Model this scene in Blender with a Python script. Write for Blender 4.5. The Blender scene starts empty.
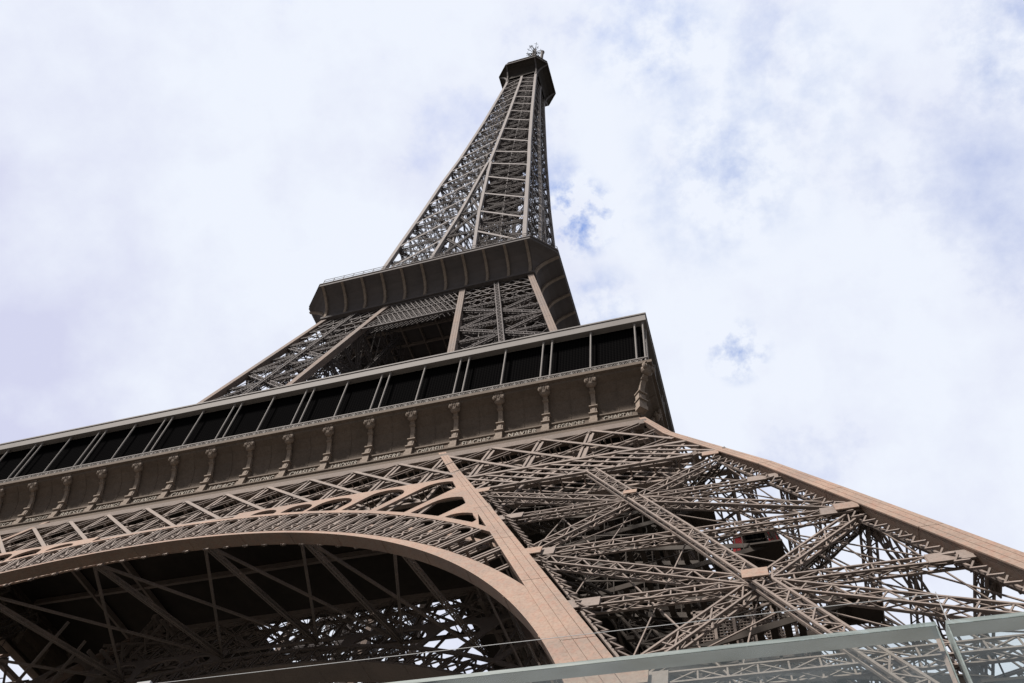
import bpy, math, random
import numpy as np
from mathutils import Vector, Matrix

random.seed(7)
sc = bpy.context.scene
col = sc.collection
PI = math.pi

# ------------------------------------------------------------------ camera
cam_d = bpy.data.cameras.new('camera')
cam = bpy.data.objects.new('camera', cam_d)
col.objects.link(cam)
az, el, ro = -0.4130, 0.9765, 0.1477
fw = Vector((math.sin(az)*math.cos(el), math.cos(az)*math.cos(el), math.sin(el)))
rt0 = Vector((math.cos(az), -math.sin(az), 0)); up0 = rt0.cross(fw)
rt = math.cos(ro)*rt0 + math.sin(ro)*up0
up = -math.sin(ro)*rt0 + math.cos(ro)*up0
M = Matrix((rt, up, -fw)).transposed().to_4x4()
M.translation = Vector((40.2723, -73.7355, 2.3127))
cam.matrix_world = M
cam_d.sensor_width = 36.0
cam_d.lens = 838.4/1024*36.0
cam_d.clip_start = 0.05
cam_d.clip_end = 6000
sc.camera = cam

# ------------------------------------------------------------------ world, sun, exposure
SUN_EL = math.radians(51)
sun_dir = Vector((-0.66*math.cos(SUN_EL), -0.75*math.cos(SUN_EL), math.sin(SUN_EL))).normalized()
w = bpy.data.worlds.new('World'); sc.world = w; w.use_nodes = True
nt = w.node_tree; nt.nodes.clear()
def N(t, **k):
    n = nt.nodes.new(t)
    for a, b in k.items(): setattr(n, a, b)
    return n
out = N('ShaderNodeOutputWorld'); bg = N('ShaderNodeBackground')
sky = N('ShaderNodeTexSky', sky_type='NISHITA'); sky.sun_disc = False
sky.sun_elevation = SUN_EL
sky.sun_rotation = math.atan2(sun_dir.x, sun_dir.y)
sky.air_density = 1.0; sky.dust_density = 0.6; sky.ozone_density = 2.0
tc = N('ShaderNodeTexCoord')
mp = N('ShaderNodeMapping'); mp.inputs['Location'].default_value = (3.1, 1.7, 0.4)
n1 = N('ShaderNodeTexNoise'); n1.inputs['Scale'].default_value = 2.6; n1.inputs['Detail'].default_value = 10; n1.inputs['Roughness'].default_value = 0.62
n2 = N('ShaderNodeTexNoise'); n2.inputs['Scale'].default_value = 5.2; n2.inputs['Detail'].default_value = 10; n2.inputs['Roughness'].default_value = 0.6
r1 = N('ShaderNodeValToRGB'); r1.color_ramp.elements[0].position = 0.06; r1.color_ramp.elements[1].position = 0.42
r2 = N('ShaderNodeValToRGB')
r2.color_ramp.elements[0].position = 0.10; r2.color_ramp.elements[0].color = (6.6, 6.8, 8.7, 1)
r2.color_ramp.elements[1].position = 0.56; r2.color_ramp.elements[1].color = (8.6, 9.05, 10.0, 1)
skm = N('ShaderNodeMix', data_type='RGBA'); skm.blend_type = 'MULTIPLY'; skm.inputs[0].default_value = 1
skm.inputs[7].default_value = (2.0, 2.3, 2.9, 1)
mx = N('ShaderNodeMix', data_type='RGBA')
L = nt.links.new
L(tc.outputs['Generated'], mp.inputs['Vector']); L(mp.outputs[0], n1.inputs['Vector']); L(mp.outputs[0], n2.inputs['Vector'])
def sky_dir(u, v):
    return (fw + rt*((u-512)/838.4) - up*((v-341.5)/838.4)).normalized()
nrmz = N('ShaderNodeVectorMath', operation='NORMALIZE'); L(tc.outputs['Generated'], nrmz.inputs[0])
n3 = N('ShaderNodeTexNoise'); n3.inputs['Scale'].default_value = 9; n3.inputs['Detail'].default_value = 5; L(nrmz.outputs[0], n3.inputs['Vector'])
wv = N('ShaderNodeVectorMath', operation='MULTIPLY_ADD'); wv.inputs[1].default_value = (.032, .032, .032)
wo = N('ShaderNodeVectorMath', operation='ADD'); wo.inputs[1].default_value = (-.016, -.016, -.016)
L(nrmz.outputs[0], wo.inputs[0]); L(n3.outputs['Color'], wv.inputs[0]); L(wo.outputs[0], wv.inputs[2])
def blobs(lst, src):
    acc = None
    for u, v, rad, amt in lst:
        dt_ = N('ShaderNodeVectorMath', operation='DOT_PRODUCT'); dt_.inputs[1].default_value = sky_dir(u, v); L(src, dt_.inputs[0])
        mr = N('ShaderNodeMapRange'); mr.interpolation_type = 'SMOOTHSTEP'
        mr.inputs[1].default_value = math.cos(rad/838.4*.75); mr.inputs[2].default_value = 1; mr.inputs[3].default_value = 0; mr.inputs[4].default_value = amt
        L(dt_.outputs['Value'], mr.inputs[0])
        if acc is None: acc = mr.outputs[0]
        else:
            ad = N('ShaderNodeMath', operation='ADD'); L(acc, ad.inputs[0]); L(mr.outputs[0], ad.inputs[1]); acc = ad.outputs[0]
    return acc
holes = blobs(((580, 218, 64, 1.25), (738, 352, 50, 1.0), (640, 30, 100, .35), (600, 305, 65, .45), (1015, 40, 110, .4), (550, 190, 70, .45), (760, 110, 190, .25), (700, 200, 130, .2)), nrmz.outputs[0])
n4 = N('ShaderNodeTexNoise'); n4.inputs['Scale'].default_value = 24; n4.inputs['Detail'].default_value = 8; n4.inputs['Roughness'].default_value = 0.6; L(nrmz.outputs[0], n4.inputs['Vector'])
hm = N('ShaderNodeMapRange'); hm.inputs[1].default_value = .42; hm.inputs[2].default_value = .68; L(n4.outputs['Fac'], hm.inputs[0])
hx = N('ShaderNodeMath', operation='MULTIPLY'); L(holes, hx.inputs[0]); L(hm.outputs[0], hx.inputs[1])
inv = N('ShaderNodeMath', operation='SUBTRACT'); inv.use_clamp = True; inv.inputs[0].default_value = 1; L(hx.outputs[0], inv.inputs[1])
cf = N('ShaderNodeMath', operation='MULTIPLY'); L(r1.outputs[0], cf.inputs[0]); L(inv.outputs[0], cf.inputs[1])
grey = blobs(((-10, 330, 220, .30), (0, 420, 150, .12), (120, 40, 200, .06)), wv.outputs[0])
gs = N('ShaderNodeMath', operation='SUBTRACT'); L(n2.outputs['Fac'], gs.inputs[0]); L(grey, gs.inputs[1])
L(n1.outputs['Fac'], r1.inputs['Fac']); L(gs.outputs[0], r2.inputs['Fac'])
L(sky.outputs[0], skm.inputs[6])
vd = N('ShaderNodeVectorMath', operation='DOT_PRODUCT'); vd.inputs[1].default_value = Vector((-0.28, 0.62, 0.73)).normalized(); L(nrmz.outputs[0], vd.inputs[0])
vm = N('ShaderNodeMapRange'); vm.interpolation_type = 'SMOOTHSTEP'; vm.inputs[1].default_value = .05; vm.inputs[2].default_value = .62; vm.inputs[3].default_value = .32; vm.inputs[4].default_value = 1
L(vd.outputs['Value'], vm.inputs[0])
unseen_dim = N('ShaderNodeMix', data_type='RGBA'); unseen_dim.blend_type = 'MULTIPLY'; unseen_dim.inputs[0].default_value = 1   # sky out of view dimmed to deepen the contrast on the tower
L(r2.outputs[0], unseen_dim.inputs[6]); L(vm.outputs[0], unseen_dim.inputs[7])
L(cf.outputs[0], mx.inputs[0]); L(skm.outputs[2], mx.inputs[6]); L(unseen_dim.outputs[2], mx.inputs[7])
L(mx.outputs[2], bg.inputs['Color']); bg.inputs['Strength'].default_value = 0.066
L(bg.outputs[0], out.inputs['Surface'])

sl = bpy.data.lights.new('sun', 'SUN'); sl.energy = 5.0; sl.angle = math.radians(8); sl.color = (1.0, 0.93, 0.85)
so = bpy.data.objects.new('sun', sl); col.objects.link(so)
so.rotation_euler = sun_dir.to_track_quat('Z', 'Y').to_euler()
sc.view_settings.view_transform = 'Standard'; sc.view_settings.look = 'None'
sc.view_settings.exposure = 0.6; sc.view_settings.gamma = 1.0
sc.view_settings.use_curve_mapping = False
sc.cycles.max_bounces = 8; sc.cycles.diffuse_bounces = 2; sc.cycles.transparent_max_bounces = 12

# ------------------------------------------------------------------ materials
def paint(name, a, b, rough=0.55, speck=0.0, scale=0.35, speck_col=(0.36, 0.17, 0.12)):
    m = bpy.data.materials.new(name); m.use_nodes = True
    t = m.node_tree; p = t.nodes['Principled BSDF']; l = t.links.new
    c = t.nodes.new('ShaderNodeTexCoord')
    n = t.nodes.new('ShaderNodeTexNoise'); n.inputs['Scale'].default_value = scale; n.inputs['Detail'].default_value = 7; n.inputs['Roughness'].default_value = 0.65
    l(c.outputs['Object'], n.inputs['Vector'])
    r = t.nodes.new('ShaderNodeValToRGB'); r.color_ramp.elements[0].position = 0.36; r.color_ramp.elements[1].position = 0.64
    r.color_ramp.elements[0].color = (*a, 1); r.color_ramp.elements[1].color = (*b, 1)
    l(n.outputs['Fac'], r.inputs['Fac'])
    cur = r.outputs['Color']
    if speck > 0:
        s = t.nodes.new('ShaderNodeTexNoise'); s.inputs['Scale'].default_value = 3.2; s.inputs['Detail'].default_value = 8; s.inputs['Roughness'].default_value = 0.75
        l(c.outputs['Object'], s.inputs['Vector'])
        q = t.nodes.new('ShaderNodeValToRGB'); q.color_ramp.elements[0].position = 0.46; q.color_ramp.elements[1].position = 0.66
        q.color_ramp.elements[1].color = (speck,)*3 + (1,)
        l(s.outputs['Fac'], q.inputs['Fac'])
        x = t.nodes.new('ShaderNodeMix'); x.data_type = 'RGBA'; x.inputs[7].default_value = (*speck_col, 1)
        l(q.outputs['Color'], x.inputs[0]); l(cur, x.inputs[6]); cur = x.outputs[2]
        d = t.nodes.new('ShaderNodeTexNoise'); d.inputs['Scale'].default_value = 9; d.inputs['Detail'].default_value = 5
        l(c.outputs['Object'], d.inputs['Vector'])
        y = t.nodes.new('ShaderNodeMix'); y.data_type = 'RGBA'; y.blend_type = 'MULTIPLY'; y.inputs[0].default_value = 0.35
        e = t.nodes.new('ShaderNodeValToRGB'); e.color_ramp.elements[0].position = 0.3; e.color_ramp.elements[0].color = (.45, .42, .40, 1); e.color_ramp.elements[1].position = 0.55
        l(d.outputs['Fac'], e.inputs['Fac']); l(cur, y.inputs[6]); l(e.outputs['Color'], y.inputs[7]); cur = y.outputs[2]
    l(cur, p.inputs['Base Color'])
    rr = t.nodes.new('ShaderNodeMapRange'); rr.inputs[3].default_value = rough+.1; rr.inputs[4].default_value = rough+.3
    l(n.outputs['Fac'], rr.inputs[0]); l(rr.outputs[0], p.inputs['Roughness'])
    p.inputs['Specular IOR Level'].default_value = 0.12
    return m
M_POST = paint('brown_paint_worn', (0.225, 0.176, 0.149), (0.305, 0.226, 0.182), 0.6, 0.55, 0.35, (0.29, 0.155, 0.115))
M_BRACKET = paint('brown_paint_brackets', (0.21, 0.172, 0.145), (0.28, 0.23, 0.192), 0.6, 0.4, 0.9, (0.10, 0.08, 0.065))
M_IRON = paint('brown_paint', (0.182, 0.155, 0.141), (0.235, 0.195, 0.174), 0.55, 0.2, 0.35, (0.2, 0.12, 0.09))
M_UP = paint('brown_paint_upper_hazed', (0.088, 0.080, 0.081), (0.115, 0.102, 0.101), 0.55)  # haze and shade of the upper ironwork put into the colour
M_FRZ = paint('brown_paint_frieze_shaded', (0.122, 0.098, 0.080), (0.158, 0.126, 0.103), 0.6, 0.25, 0.45, (0.05, 0.04, 0.032))  # darker copy of the brown paint, with the cove's shade in it
M_UPOST = paint('brown_paint_upper_posts', (0.165, 0.142, 0.132), (0.215, 0.172, 0.150), 0.6, 0.35, 0.2, (0.25, 0.16, 0.125))
M_DARK = paint('dark_paint_soffit_shade', (0.03, 0.026, 0.023), (0.045, 0.038, 0.033), 0.7)  # soffit shade put into the colour; antennas and lift cabin share it
M_TRACK = paint('dark_steel_leg_shade', (0.045, 0.039, 0.035), (0.07, 0.058, 0.05), 0.5)  # shade inside the legs put into the steel colour
M_GOLD = paint('gilded_lettering', (0.274, 0.247, 0.211), (0.326, 0.300, 0.264), 0.45)
M_CANOPY = paint('grey_canopy_paint', (0.175, 0.164, 0.159), (0.220, 0.206, 0.199), 0.5)
M_SPOST = paint('brown_paint_high_posts_lit', (0.225, 0.208, 0.206), (0.27, 0.248, 0.243), 0.6)  # lit copy of the upper paint, highlights put into the colour
M_RED = paint('red_cabin_paint', (0.35, 0.03, 0.035), (0.42, 0.045, 0.05), 0.4)
M_BLUE = paint('blue_sheet', (0.10, 0.18, 0.28), (0.14, 0.24, 0.36), 0.6)
M_STEEL = paint('bright_steel', (0.330, 0.336, 0.348), (0.390, 0.396, 0.408), 0.35)

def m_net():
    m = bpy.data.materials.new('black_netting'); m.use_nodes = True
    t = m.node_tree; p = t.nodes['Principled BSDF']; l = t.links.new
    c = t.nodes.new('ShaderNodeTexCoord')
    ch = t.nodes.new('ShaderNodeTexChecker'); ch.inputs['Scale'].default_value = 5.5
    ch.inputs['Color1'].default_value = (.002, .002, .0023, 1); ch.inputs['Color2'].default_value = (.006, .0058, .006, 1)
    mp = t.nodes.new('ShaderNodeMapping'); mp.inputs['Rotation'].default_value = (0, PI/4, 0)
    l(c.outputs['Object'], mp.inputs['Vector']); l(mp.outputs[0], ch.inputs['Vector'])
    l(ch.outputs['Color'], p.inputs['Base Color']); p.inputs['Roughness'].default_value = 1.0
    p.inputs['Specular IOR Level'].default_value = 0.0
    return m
M_NET = m_net()

def m_glass():
    m = bpy.data.materials.new('barrier_glass'); m.use_nodes = True
    t = m.node_tree; t.nodes.clear(); l = t.links.new
    o = t.nodes.new('ShaderNodeOutputMaterial')
    tr = t.nodes.new('ShaderNodeBsdfTransparent'); tr.inputs['Color'].default_value = (.92, .955, .95, 1)
    gl = t.nodes.new('ShaderNodeBsdfGlossy'); gl.inputs['Roughness'].default_value = 0.03; gl.inputs['Color'].default_value = (.92, .96, 1, 1)
    df = t.nodes.new('ShaderNodeBsdfDiffuse'); df.inputs['Color'].default_value = (.45, .52, .56, 1)
    fr = t.nodes.new('ShaderNodeFresnel'); fr.inputs['IOR'].default_value = 1.52
    c = t.nodes.new('ShaderNodeTexCoord'); n = t.nodes.new('ShaderNodeTexNoise'); n.inputs['Scale'].default_value = 9; n.inputs['Detail'].default_value = 6
    mp = t.nodes.new('ShaderNodeMapping'); mp.inputs['Scale'].default_value = (1, 1, 3.0)
    r = t.nodes.new('ShaderNodeMapRange'); r.inputs[1].default_value = .35; r.inputs[2].default_value = .75; r.inputs[3].default_value = .03; r.inputs[4].default_value = .13
    l(c.outputs['Object'], mp.inputs['Vector']); l(mp.outputs[0], n.inputs['Vector']); l(n.outputs['Fac'], r.inputs[0])
    a = t.nodes.new('ShaderNodeMixShader'); b = t.nodes.new('ShaderNodeMixShader')
    l(r.outputs[0], a.inputs[0]); l(tr.outputs[0], a.inputs[1]); l(df.outputs[0], a.inputs[2])
    l(fr.outputs[0], b.inputs[0]); l(a.outputs[0], b.inputs[1]); l(gl.outputs[0], b.inputs[2])
    l(b.outputs[0], o.inputs['Surface'])
    return m
M_GLASS = m_glass()
def m_edge():
    m = bpy.data.materials.new('ground_glass_edge'); m.use_nodes = True
    t = m.node_tree; p = t.nodes['Principled BSDF']; l = t.links.new
    c = t.nodes.new('ShaderNodeTexCoord'); mp = t.nodes.new('ShaderNodeMapping'); mp.inputs['Scale'].default_value = (2.5, 160, 60)
    n = t.nodes.new('ShaderNodeTexNoise'); n.inputs['Scale'].default_value = 4; n.inputs['Detail'].default_value = 5
    r = t.nodes.new('ShaderNodeValToRGB'); r.color_ramp.elements[0].position = .3; r.color_ramp.elements[0].color = (.23, .28, .28, 1)
    r.color_ramp.elements[1].position = .7; r.color_ramp.elements[1].color = (.42, .48, .48, 1)
    l(c.outputs['Object'], mp.inputs['Vector']); l(mp.outputs[0], n.inputs['Vector']); l(n.outputs['Fac'], r.inputs['Fac'])
    l(r.outputs['Color'], p.inputs['Base Color']); p.inputs['Roughness'].default_value = .35
    o = t.nodes['Material Output']; tr = t.nodes.new('ShaderNodeBsdfTransparent'); tr.inputs['Color'].default_value = (.80, .88, .87, 1)
    ms = t.nodes.new('ShaderNodeMixShader'); ms.inputs[0].default_value = .68
    l(tr.outputs[0], ms.inputs[1]); l(p.outputs[0], ms.inputs[2]); l(ms.outputs[0], o.inputs['Surface'])
    return m
M_EDGE = m_edge()
def m_ground():
    m = bpy.data.materials.new('darkened_ground'); m.use_nodes = True  # unseen ground, made darker than gravel to cut the bounce light
    t = m.node_tree; p = t.nodes['Principled BSDF']; l = t.links.new
    c = t.nodes.new('ShaderNodeTexCoord'); n = t.nodes.new('ShaderNodeTexNoise'); n.inputs['Scale'].default_value = 0.8; n.inputs['Detail'].default_value = 10
    r = t.nodes.new('ShaderNodeValToRGB'); r.color_ramp.elements[0].color = (.045, .042, .036, 1); r.color_ramp.elements[1].color = (.085, .078, .066, 1)
    l(c.outputs['Object'], n.inputs['Vector']); l(n.outputs['Fac'], r.inputs['Fac']); l(r.outputs['Color'], p.inputs['Base Color'])
    p.inputs['Roughness'].default_value = .9
    return m
M_GROUND = m_ground()

# ------------------------------------------------------------------ mesh builder
class MB:
    def __init__(s): s.bars = []; s.v = []; s.f = []
    def bar(s, a, b, w, d, n): s.bars.append((*a, *b, w, d, *n))
    def poly(s, vs, fs):
        o = len(s.v); s.v += [tuple(x) for x in vs]; s.f += [tuple(i+o for i in q) for q in fs]
    def box(s, x0, x1, y0, y1, z0, z1):
        s.poly([(x, y, z) for z in (z0, z1) for y in (y0, y1) for x in (x0, x1)],
               [(0, 2, 3, 1), (4, 5, 7, 6), (0, 1, 5, 4), (2, 6, 7, 3), (0, 4, 6, 2), (1, 3, 7, 5)])
    def loft(s, rings, caps=True):
        n = len(rings[0]); vs = [p for r in rings for p in r]; fs = []
        for i in range(len(rings)-1):
            for j in range(n):
                k = (j+1) % n
                fs.append((i*n+j, i*n+k, (i+1)*n+k, (i+1)*n+j))
        if caps:
            fs.append(tuple(range(n-1, -1, -1))); fs.append(tuple((len(rings)-1)*n+j for j in range(n)))
        s.poly(vs, fs)
    def ball(s, c, r, nu=8, nv=5, sx=1, sy=1, sz=1):
        vs = [(c[0], c[1], c[2]-r*sz)]; fs = []
        for i in range(1, nv):
            a = -PI/2 + PI*i/nv
            for j in range(nu):
                b = 2*PI*j/nu
                vs.append((c[0]+r*sx*math.cos(a)*math.cos(b), c[1]+r*sy*math.cos(a)*math.sin(b), c[2]+r*sz*math.sin(a)))
        vs.append((c[0], c[1], c[2]+r*sz)); t = len(vs)-1
        for j in range(nu):
            k = (j+1) % nu
            fs.append((0, 1+k, 1+j)); fs.append((t, t-nu+j, t-nu+k))
            for i in range(nv-2): fs.append((1+i*nu+j, 1+i*nu+k, 1+(i+1)*nu+k, 1+(i+1)*nu+j))
        s.poly(vs, fs)
    def girder(s, a, b, n, w, d, c=.12, pitch=None, zb=.07, sides=True):
        a = np.array(a, float); b = np.array(b, float); n = np.array(n, float)
        t = b-a; Ln = np.linalg.norm(t); t /= Ln
        sd = np.cross(t, n); sd /= np.linalg.norm(sd); nn = np.cross(sd, t)
        hw, hd = (w-c)/2, (d-c)/2
        for i in (-1, 1):
            for j in (-1, 1):
                o = sd*hw*i + nn*hd*j; s.bar(a+o, b+o, c, c, nn)
        k = max(1, int(round(Ln/(pitch or w*1.1)))); st = Ln/k
        for j in (-1, 1):
            o = nn*hd*j
            for q in range(k):
                e = 1 if q % 2 == 0 else -1
                s.bar(a+t*st*q+sd*hw*e+o, a+t*st*(q+1)-sd*hw*e+o, zb, zb*.7, nn)
                s.bar(a+t*st*(q+1)+sd*hw+o*1.02, a+t*st*(q+1)-sd*hw+o*1.02, zb, zb*.7, nn)
        if sides:
            for i in (-1, 1):
                for q in range(k):
                    e = 1 if q % 2 == 0 else -1
                    s.bar(a+t*st*q+sd*hw*i+nn*hd*e, a+t*st*(q+1)+sd*hw*i-nn*hd*e, zb*.8, zb*.7, sd)
    def mesh(s, name, mats, mat_idx=None, smooth=False):
        me = bpy.data.meshes.new(name)
        v = np.array(s.v, float).reshape(-1, 3); f = list(s.f)
        if s.bars:
            B = np.array(s.bars, float); A, E, W_, D_, Nn = B[:, 0:3], B[:, 3:6], B[:, 6:7], B[:, 7:8], B[:, 8:11]
            t = E-A; t /= np.maximum(np.linalg.norm(t, axis=1, keepdims=True), 1e-9)
            sd = np.cross(t, Nn); ln = np.linalg.norm(sd, axis=1, keepdims=True)
            bad = (ln[:, 0] < 1e-3)
            if bad.any():
                alt = np.where(np.abs(t[bad][:, :1]) < .8, np.array([[1., 0, 0]]), np.array([[0, 1., 0]]))
                sd[bad] = np.cross(t[bad], alt); ln = np.linalg.norm(sd, axis=1, keepdims=True)
            sd /= ln; nn = np.cross(sd, t)
            a, b = sd*W_/2, nn*D_/2
            P = np.stack([A-a-b, A+a-b, A+a+b, A-a+b, E-a-b, E+a-b, E+a+b, E-a+b], 1).reshape(-1, 3)
            o = len(v); v = np.concatenate([v, P]) if o else P
            q = np.array([(0, 1, 2, 3), (7, 6, 5, 4), (0, 4, 5, 1), (1, 5, 6, 2), (2, 6, 7, 3), (3, 7, 4, 0)])
            Q = (np.arange(len(B))[:, None, None]*8 + q[None] + o).reshape(-1, 4)
        else: Q = np.zeros((0, 4), int)
        nf = len(f); sizes = [len(x) for x in f] + [4]*len(Q)
        flat = np.concatenate([np.array([i for x in f for i in x], int), Q.ravel()])
        starts = np.concatenate([[0], np.cumsum(sizes)[:-1]])
        me.vertices.add(len(v)); me.vertices.foreach_set('co', v.ravel())
        me.loops.add(len(flat)); me.loops.foreach_set('vertex_index', flat.astype(np.int32))
        me.polygons.add(len(sizes)); me.polygons.foreach_set('loop_start', starts.astype(np.int32))
        me.polygons.foreach_set('loop_total', np.array(sizes, np.int32))
        me.polygons.foreach_set('use_smooth', np.full(len(sizes), smooth))
        me.update(calc_edges=True); me.validate()
        for m in (mats if isinstance(mats, (list, tuple)) else [mats]): me.materials.append(m)
        return me

def link(name, me, parent=None, rz=0, loc=(0, 0, 0)):
    o = bpy.data.objects.new(name, me); col.objects.link(o)
    o.rotation_euler = (0, 0, rz); o.location = loc
    if parent: o.parent = parent
    return o
def build(name, mb, mat, parent=None, smooth=False): return link(name, mb.mesh(name, mat, smooth=smooth), parent)
def copy_tree(o, parent=None, rz=None):
    c = o.copy(); col.objects.link(c)
    if parent: c.parent = parent
    if rz is not None: c.rotation_euler = (0, 0, rz)
    for ch in list(o.children): copy_tree(ch, c)
    return c
def four(o, parent):
    return [o] + [copy_tree(o, parent, k*PI/2) for k in (1, 2, 3)]
def tag(o, label, cat, group=None, kind=None):
    if label: o['label'] = label
    if cat: o['category'] = cat
    if group: o['group'] = group
    if kind: o['kind'] = kind

# ------------------------------------------------------------------ ground
g = MB(); R_ = 2500
g.poly([(R_*math.cos(2*PI*i/48), R_*math.sin(2*PI*i/48), 0) for i in range(48)], [tuple(range(48))])
gr = build('ground', g, M_GROUND); gr['kind'] = 'structure'

# ------------------------------------------------------------------ tower outline
ZF = 52.85
def W(z): return 34.09 + .495*(ZF-z) - .45*math.exp(-((z-46.)/5.5)**2)
def I(z): return 17.61 + .4904*(ZF-z)
def PW(z): return .85 + (40-z)*.022
KK = math.sqrt(1+.495**2)
NF = (0, -1/KK, .495/KK)
def P(u, z, off=0.): return np.array((u, -W(z)+off, z))

tower = bpy.data.objects.new('lattice_tower', None); col.objects.link(tower)
tag(tower, 'huge brown wrought iron lattice tower tapering to a small capped summit', 'tower')

def edge_range(kind, z):            # the strip a corner post takes along x or y
    return (W(z)-PW(z)*.78, W(z)) if kind else (I(z), I(z)+PW(z))

def post_mesh(kx, ky, zs, er, top=True):
    mb = MB()
    def ring(z, g_=0.):
        x0, x1 = er(kx, z); y0, y1 = er(ky, z)
        return [(x0+g_, -y1+g_, z), (x1-g_, -y1+g_, z), (x1-g_, -y0-g_, z), (x0+g_, -y0-g_, z)]
    G = .05
    mb.loft([ring(z, G) for z in zs])
    for a, b in zip(zs[:-1], zs[1:]):
        ra, rb = ring(a+.015), ring(b-.015)
        for j in range(4):
            k = (j+1) % 4
            pa0, pa1, pb0, pb1 = map(np.array, (ra[j], ra[k], rb[j], rb[k]))
            nrm = np.cross(pa1-pa0, pb0-pa0); nrm /= np.linalg.norm(nrm)
            for t0, t1 in ((0, .33), (.355, .72), (.745, 1)):
                q = [pa0+(pa1-pa0)*t0, pa0+(pa1-pa0)*t1, pb0+(pb1-pb0)*t1, pb0+(pb1-pb0)*t0]
                mb.poly([p-nrm*(G+.01) for p in q]+list(q), [(4, 5, 6, 7), (0, 1, 5, 4), (1, 2, 6, 5), (2, 3, 7, 6), (3, 0, 4, 7)])
    return mb

# ---- lower leg (corner +x, -y); faces: front, right, back, left
def leg_face(face):
    def P_(t, z, off):
        a, b = I(z)+PW(z)*.5, W(z)-PW(z)*.5
        m = a+(b-a)*t
        if face == 'front': return np.array((m, -W(z)+off, z))
        if face == 'right': return np.array((W(z)-off, -m, z))
        if face == 'back': return np.array((m, -I(z)-off, z))
        return np.array((I(z)+off, -m, z))
    n = {'front': (0, -.9, .44), 'right': (.9, 0, .44), 'back': (0, .9, -.44), 'left': (-.9, 0, -.44)}[face]
    return P_, n
NODES = [40.1, 29.2, 18.2, 7.2, -1]

def diag(mb, P_, n, za, zb, rev, lamps=True, thin=False):
    a = P_(1 if rev else 0, za, .50); b = P_(0 if rev else 1, zb, .50)
    t = b-a; Ln = np.linalg.norm(t); t = t/Ln
    if thin: mb.girder(a+t*.9, b-t*.9, n, .7, .45 if not rev else .4, .075, 1.3, .045, False); return
    mb.girder(a+t*.9, b-t*.9, n, .70, .42 if not rev else .36, .088, .95, .058)
    if lamps:
        for q in np.arange(1.6, Ln-1.2, 2.1):
            c = a+t*q - np.array(n)*.12; mb.ball(c, .14, 6, 4)
def plate(mb, c, n, ax, L_, H_, th=.05):
    mb.bar(np.array(c)-np.array(ax)*L_/2, np.array(c)+np.array(ax)*L_/2, H_, th, n)

def horiz(mb, P_, n, z, w=.80, extra=True):
    a, b = P_(0, z, .55), P_(1, z, .55)
    mb.girder(a, b, n, w*.85, .42, .085, .9, .055)
    for t in (.07, .93):
        plate(mb, P_(t, z, .26), n, (P_(1, z, 0)-P_(0, z, 0))/np.linalg.norm(P_(1, z, 0)-P_(0, z, 0)), 1.5, w*1.02, .05)

def secondary(mb, P_, n, z0, z1, axis=True):
    # thin wind ties and light lattice in a panel
    if axis: mb.girder(P_(.5, z0, .12), P_(.5, z1, .12), n, .72, .36, .095, .8, .06)
    for s_ in (0, 1):
        mb.bar(P_(s_, z0, .85), P_(.5, (z0+z1)/2+1.5*(1 if s_ else -1), .85), .05, .05, n)
    for t in (.25, .5, .75):
        mb.bar(P_(t, z0, .95), P_(t, z1, .95), .06, .06, n)
    for t0, t1 in ((0, .25), (.25, .5), (.75, .5), (1, .75)):
        mb.bar(P_(t0, z0, 1.0), P_(t1, (z0+z1)/2, 1.0), .05, .05, n)
        mb.bar(P_(t0, (z0+z1)/2, 1.02), P_(t1, z1, 1.02), .05, .05, n)

def fringe(mb, P_, n):
    # lacing along the inner flanges of the corner posts
    for s_ in (0, 1):
        z = -0.5
        while z < 40:
            hw = PW(z)*.5; span = W(z)-I(z)-PW(z)
            t = hw/span + .02; t2 = t+.30/span
            if s_: t, t2 = 1-t, 1-t2
            mb.bar(P_(t, z, .12), P_(t2, z+.25, .30), .10, .08, n)
            mb.bar(P_(t2, z+.25, .30), P_(t, z+.5, .12), .07, .06, n)
            z += .62
        mb.bar(P_(s_*(1-2*.055)+.055, 0, .36), P_(s_*(1-2*.062)+.062, 40, .36), .10, .10, n)

leg_m = MB()
# lift track, stairs and diaphragms inside the leg
def LC(a, b, z): return np.array((I(z)+(W(z)-I(z))*a, -(I(z)+(W(z)-I(z))*b), z))
for a in (.36, .64):
    leg_m.girder(LC(a, .42, 0), LC(a, .42, 50), (0, -.9, .44), 1.1, 1.3, .14, 1.3, .09)
for z in np.arange(2, 49, 2.75):
    leg_m.bar(LC(.30, .42, z), LC(.70, .42, z), .22, .25, (0, 0, 1))
for z in NODES[:4]:
    e = z in NODES
    for p, q in (((0.03, .03), (.97, .97)), ((.97, .03), (.03, .97))):
        leg_m.girder(LC(*p, z-.2), LC(*q, z-.25-.1*(p[0] > .5)), (0, 0, 1), .6, .5, .08, 1.2, .05, False)
    if e:
        pass
# stair flights zig-zagging up the leg
z = 4.0; k = 0
while z < 46:
    a0, a1 = (.18, .82) if k % 2 == 0 else (.82, .18)
    A, B = LC(a0, .72, z), LC(a1, .72, z+3.2)
    for dy in (-.6, .6):
        o = np.array((0, dy, 0))
        leg_m.bar(A+o, B+o, .28, .07, (0, 1, 0)); leg_m.bar(A+o+(0, 0, 1.05), B+o+(0, 0, 1.05), .06, .06, (0, 1, 0))
        for q in range(9):
            c = A+(B-A)*q/8+o; leg_m.bar(c, c+np.array((0, 0, 1.05)), .05, .05, (0, 1, 0))
    for q in range(16):
        c = A+(B-A)*(q+.5)/16; leg_m.box(c[0]-.15, c[0]+.15, c[1]-.6, c[1]+.6, c[2]-.03, c[2]+.0)
    leg_m.box(B[0]-.8, B[0]+.8, B[1]-.9, B[1]+.9, B[2]-.1, B[2])
    z += 3.2; k += 1
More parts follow.
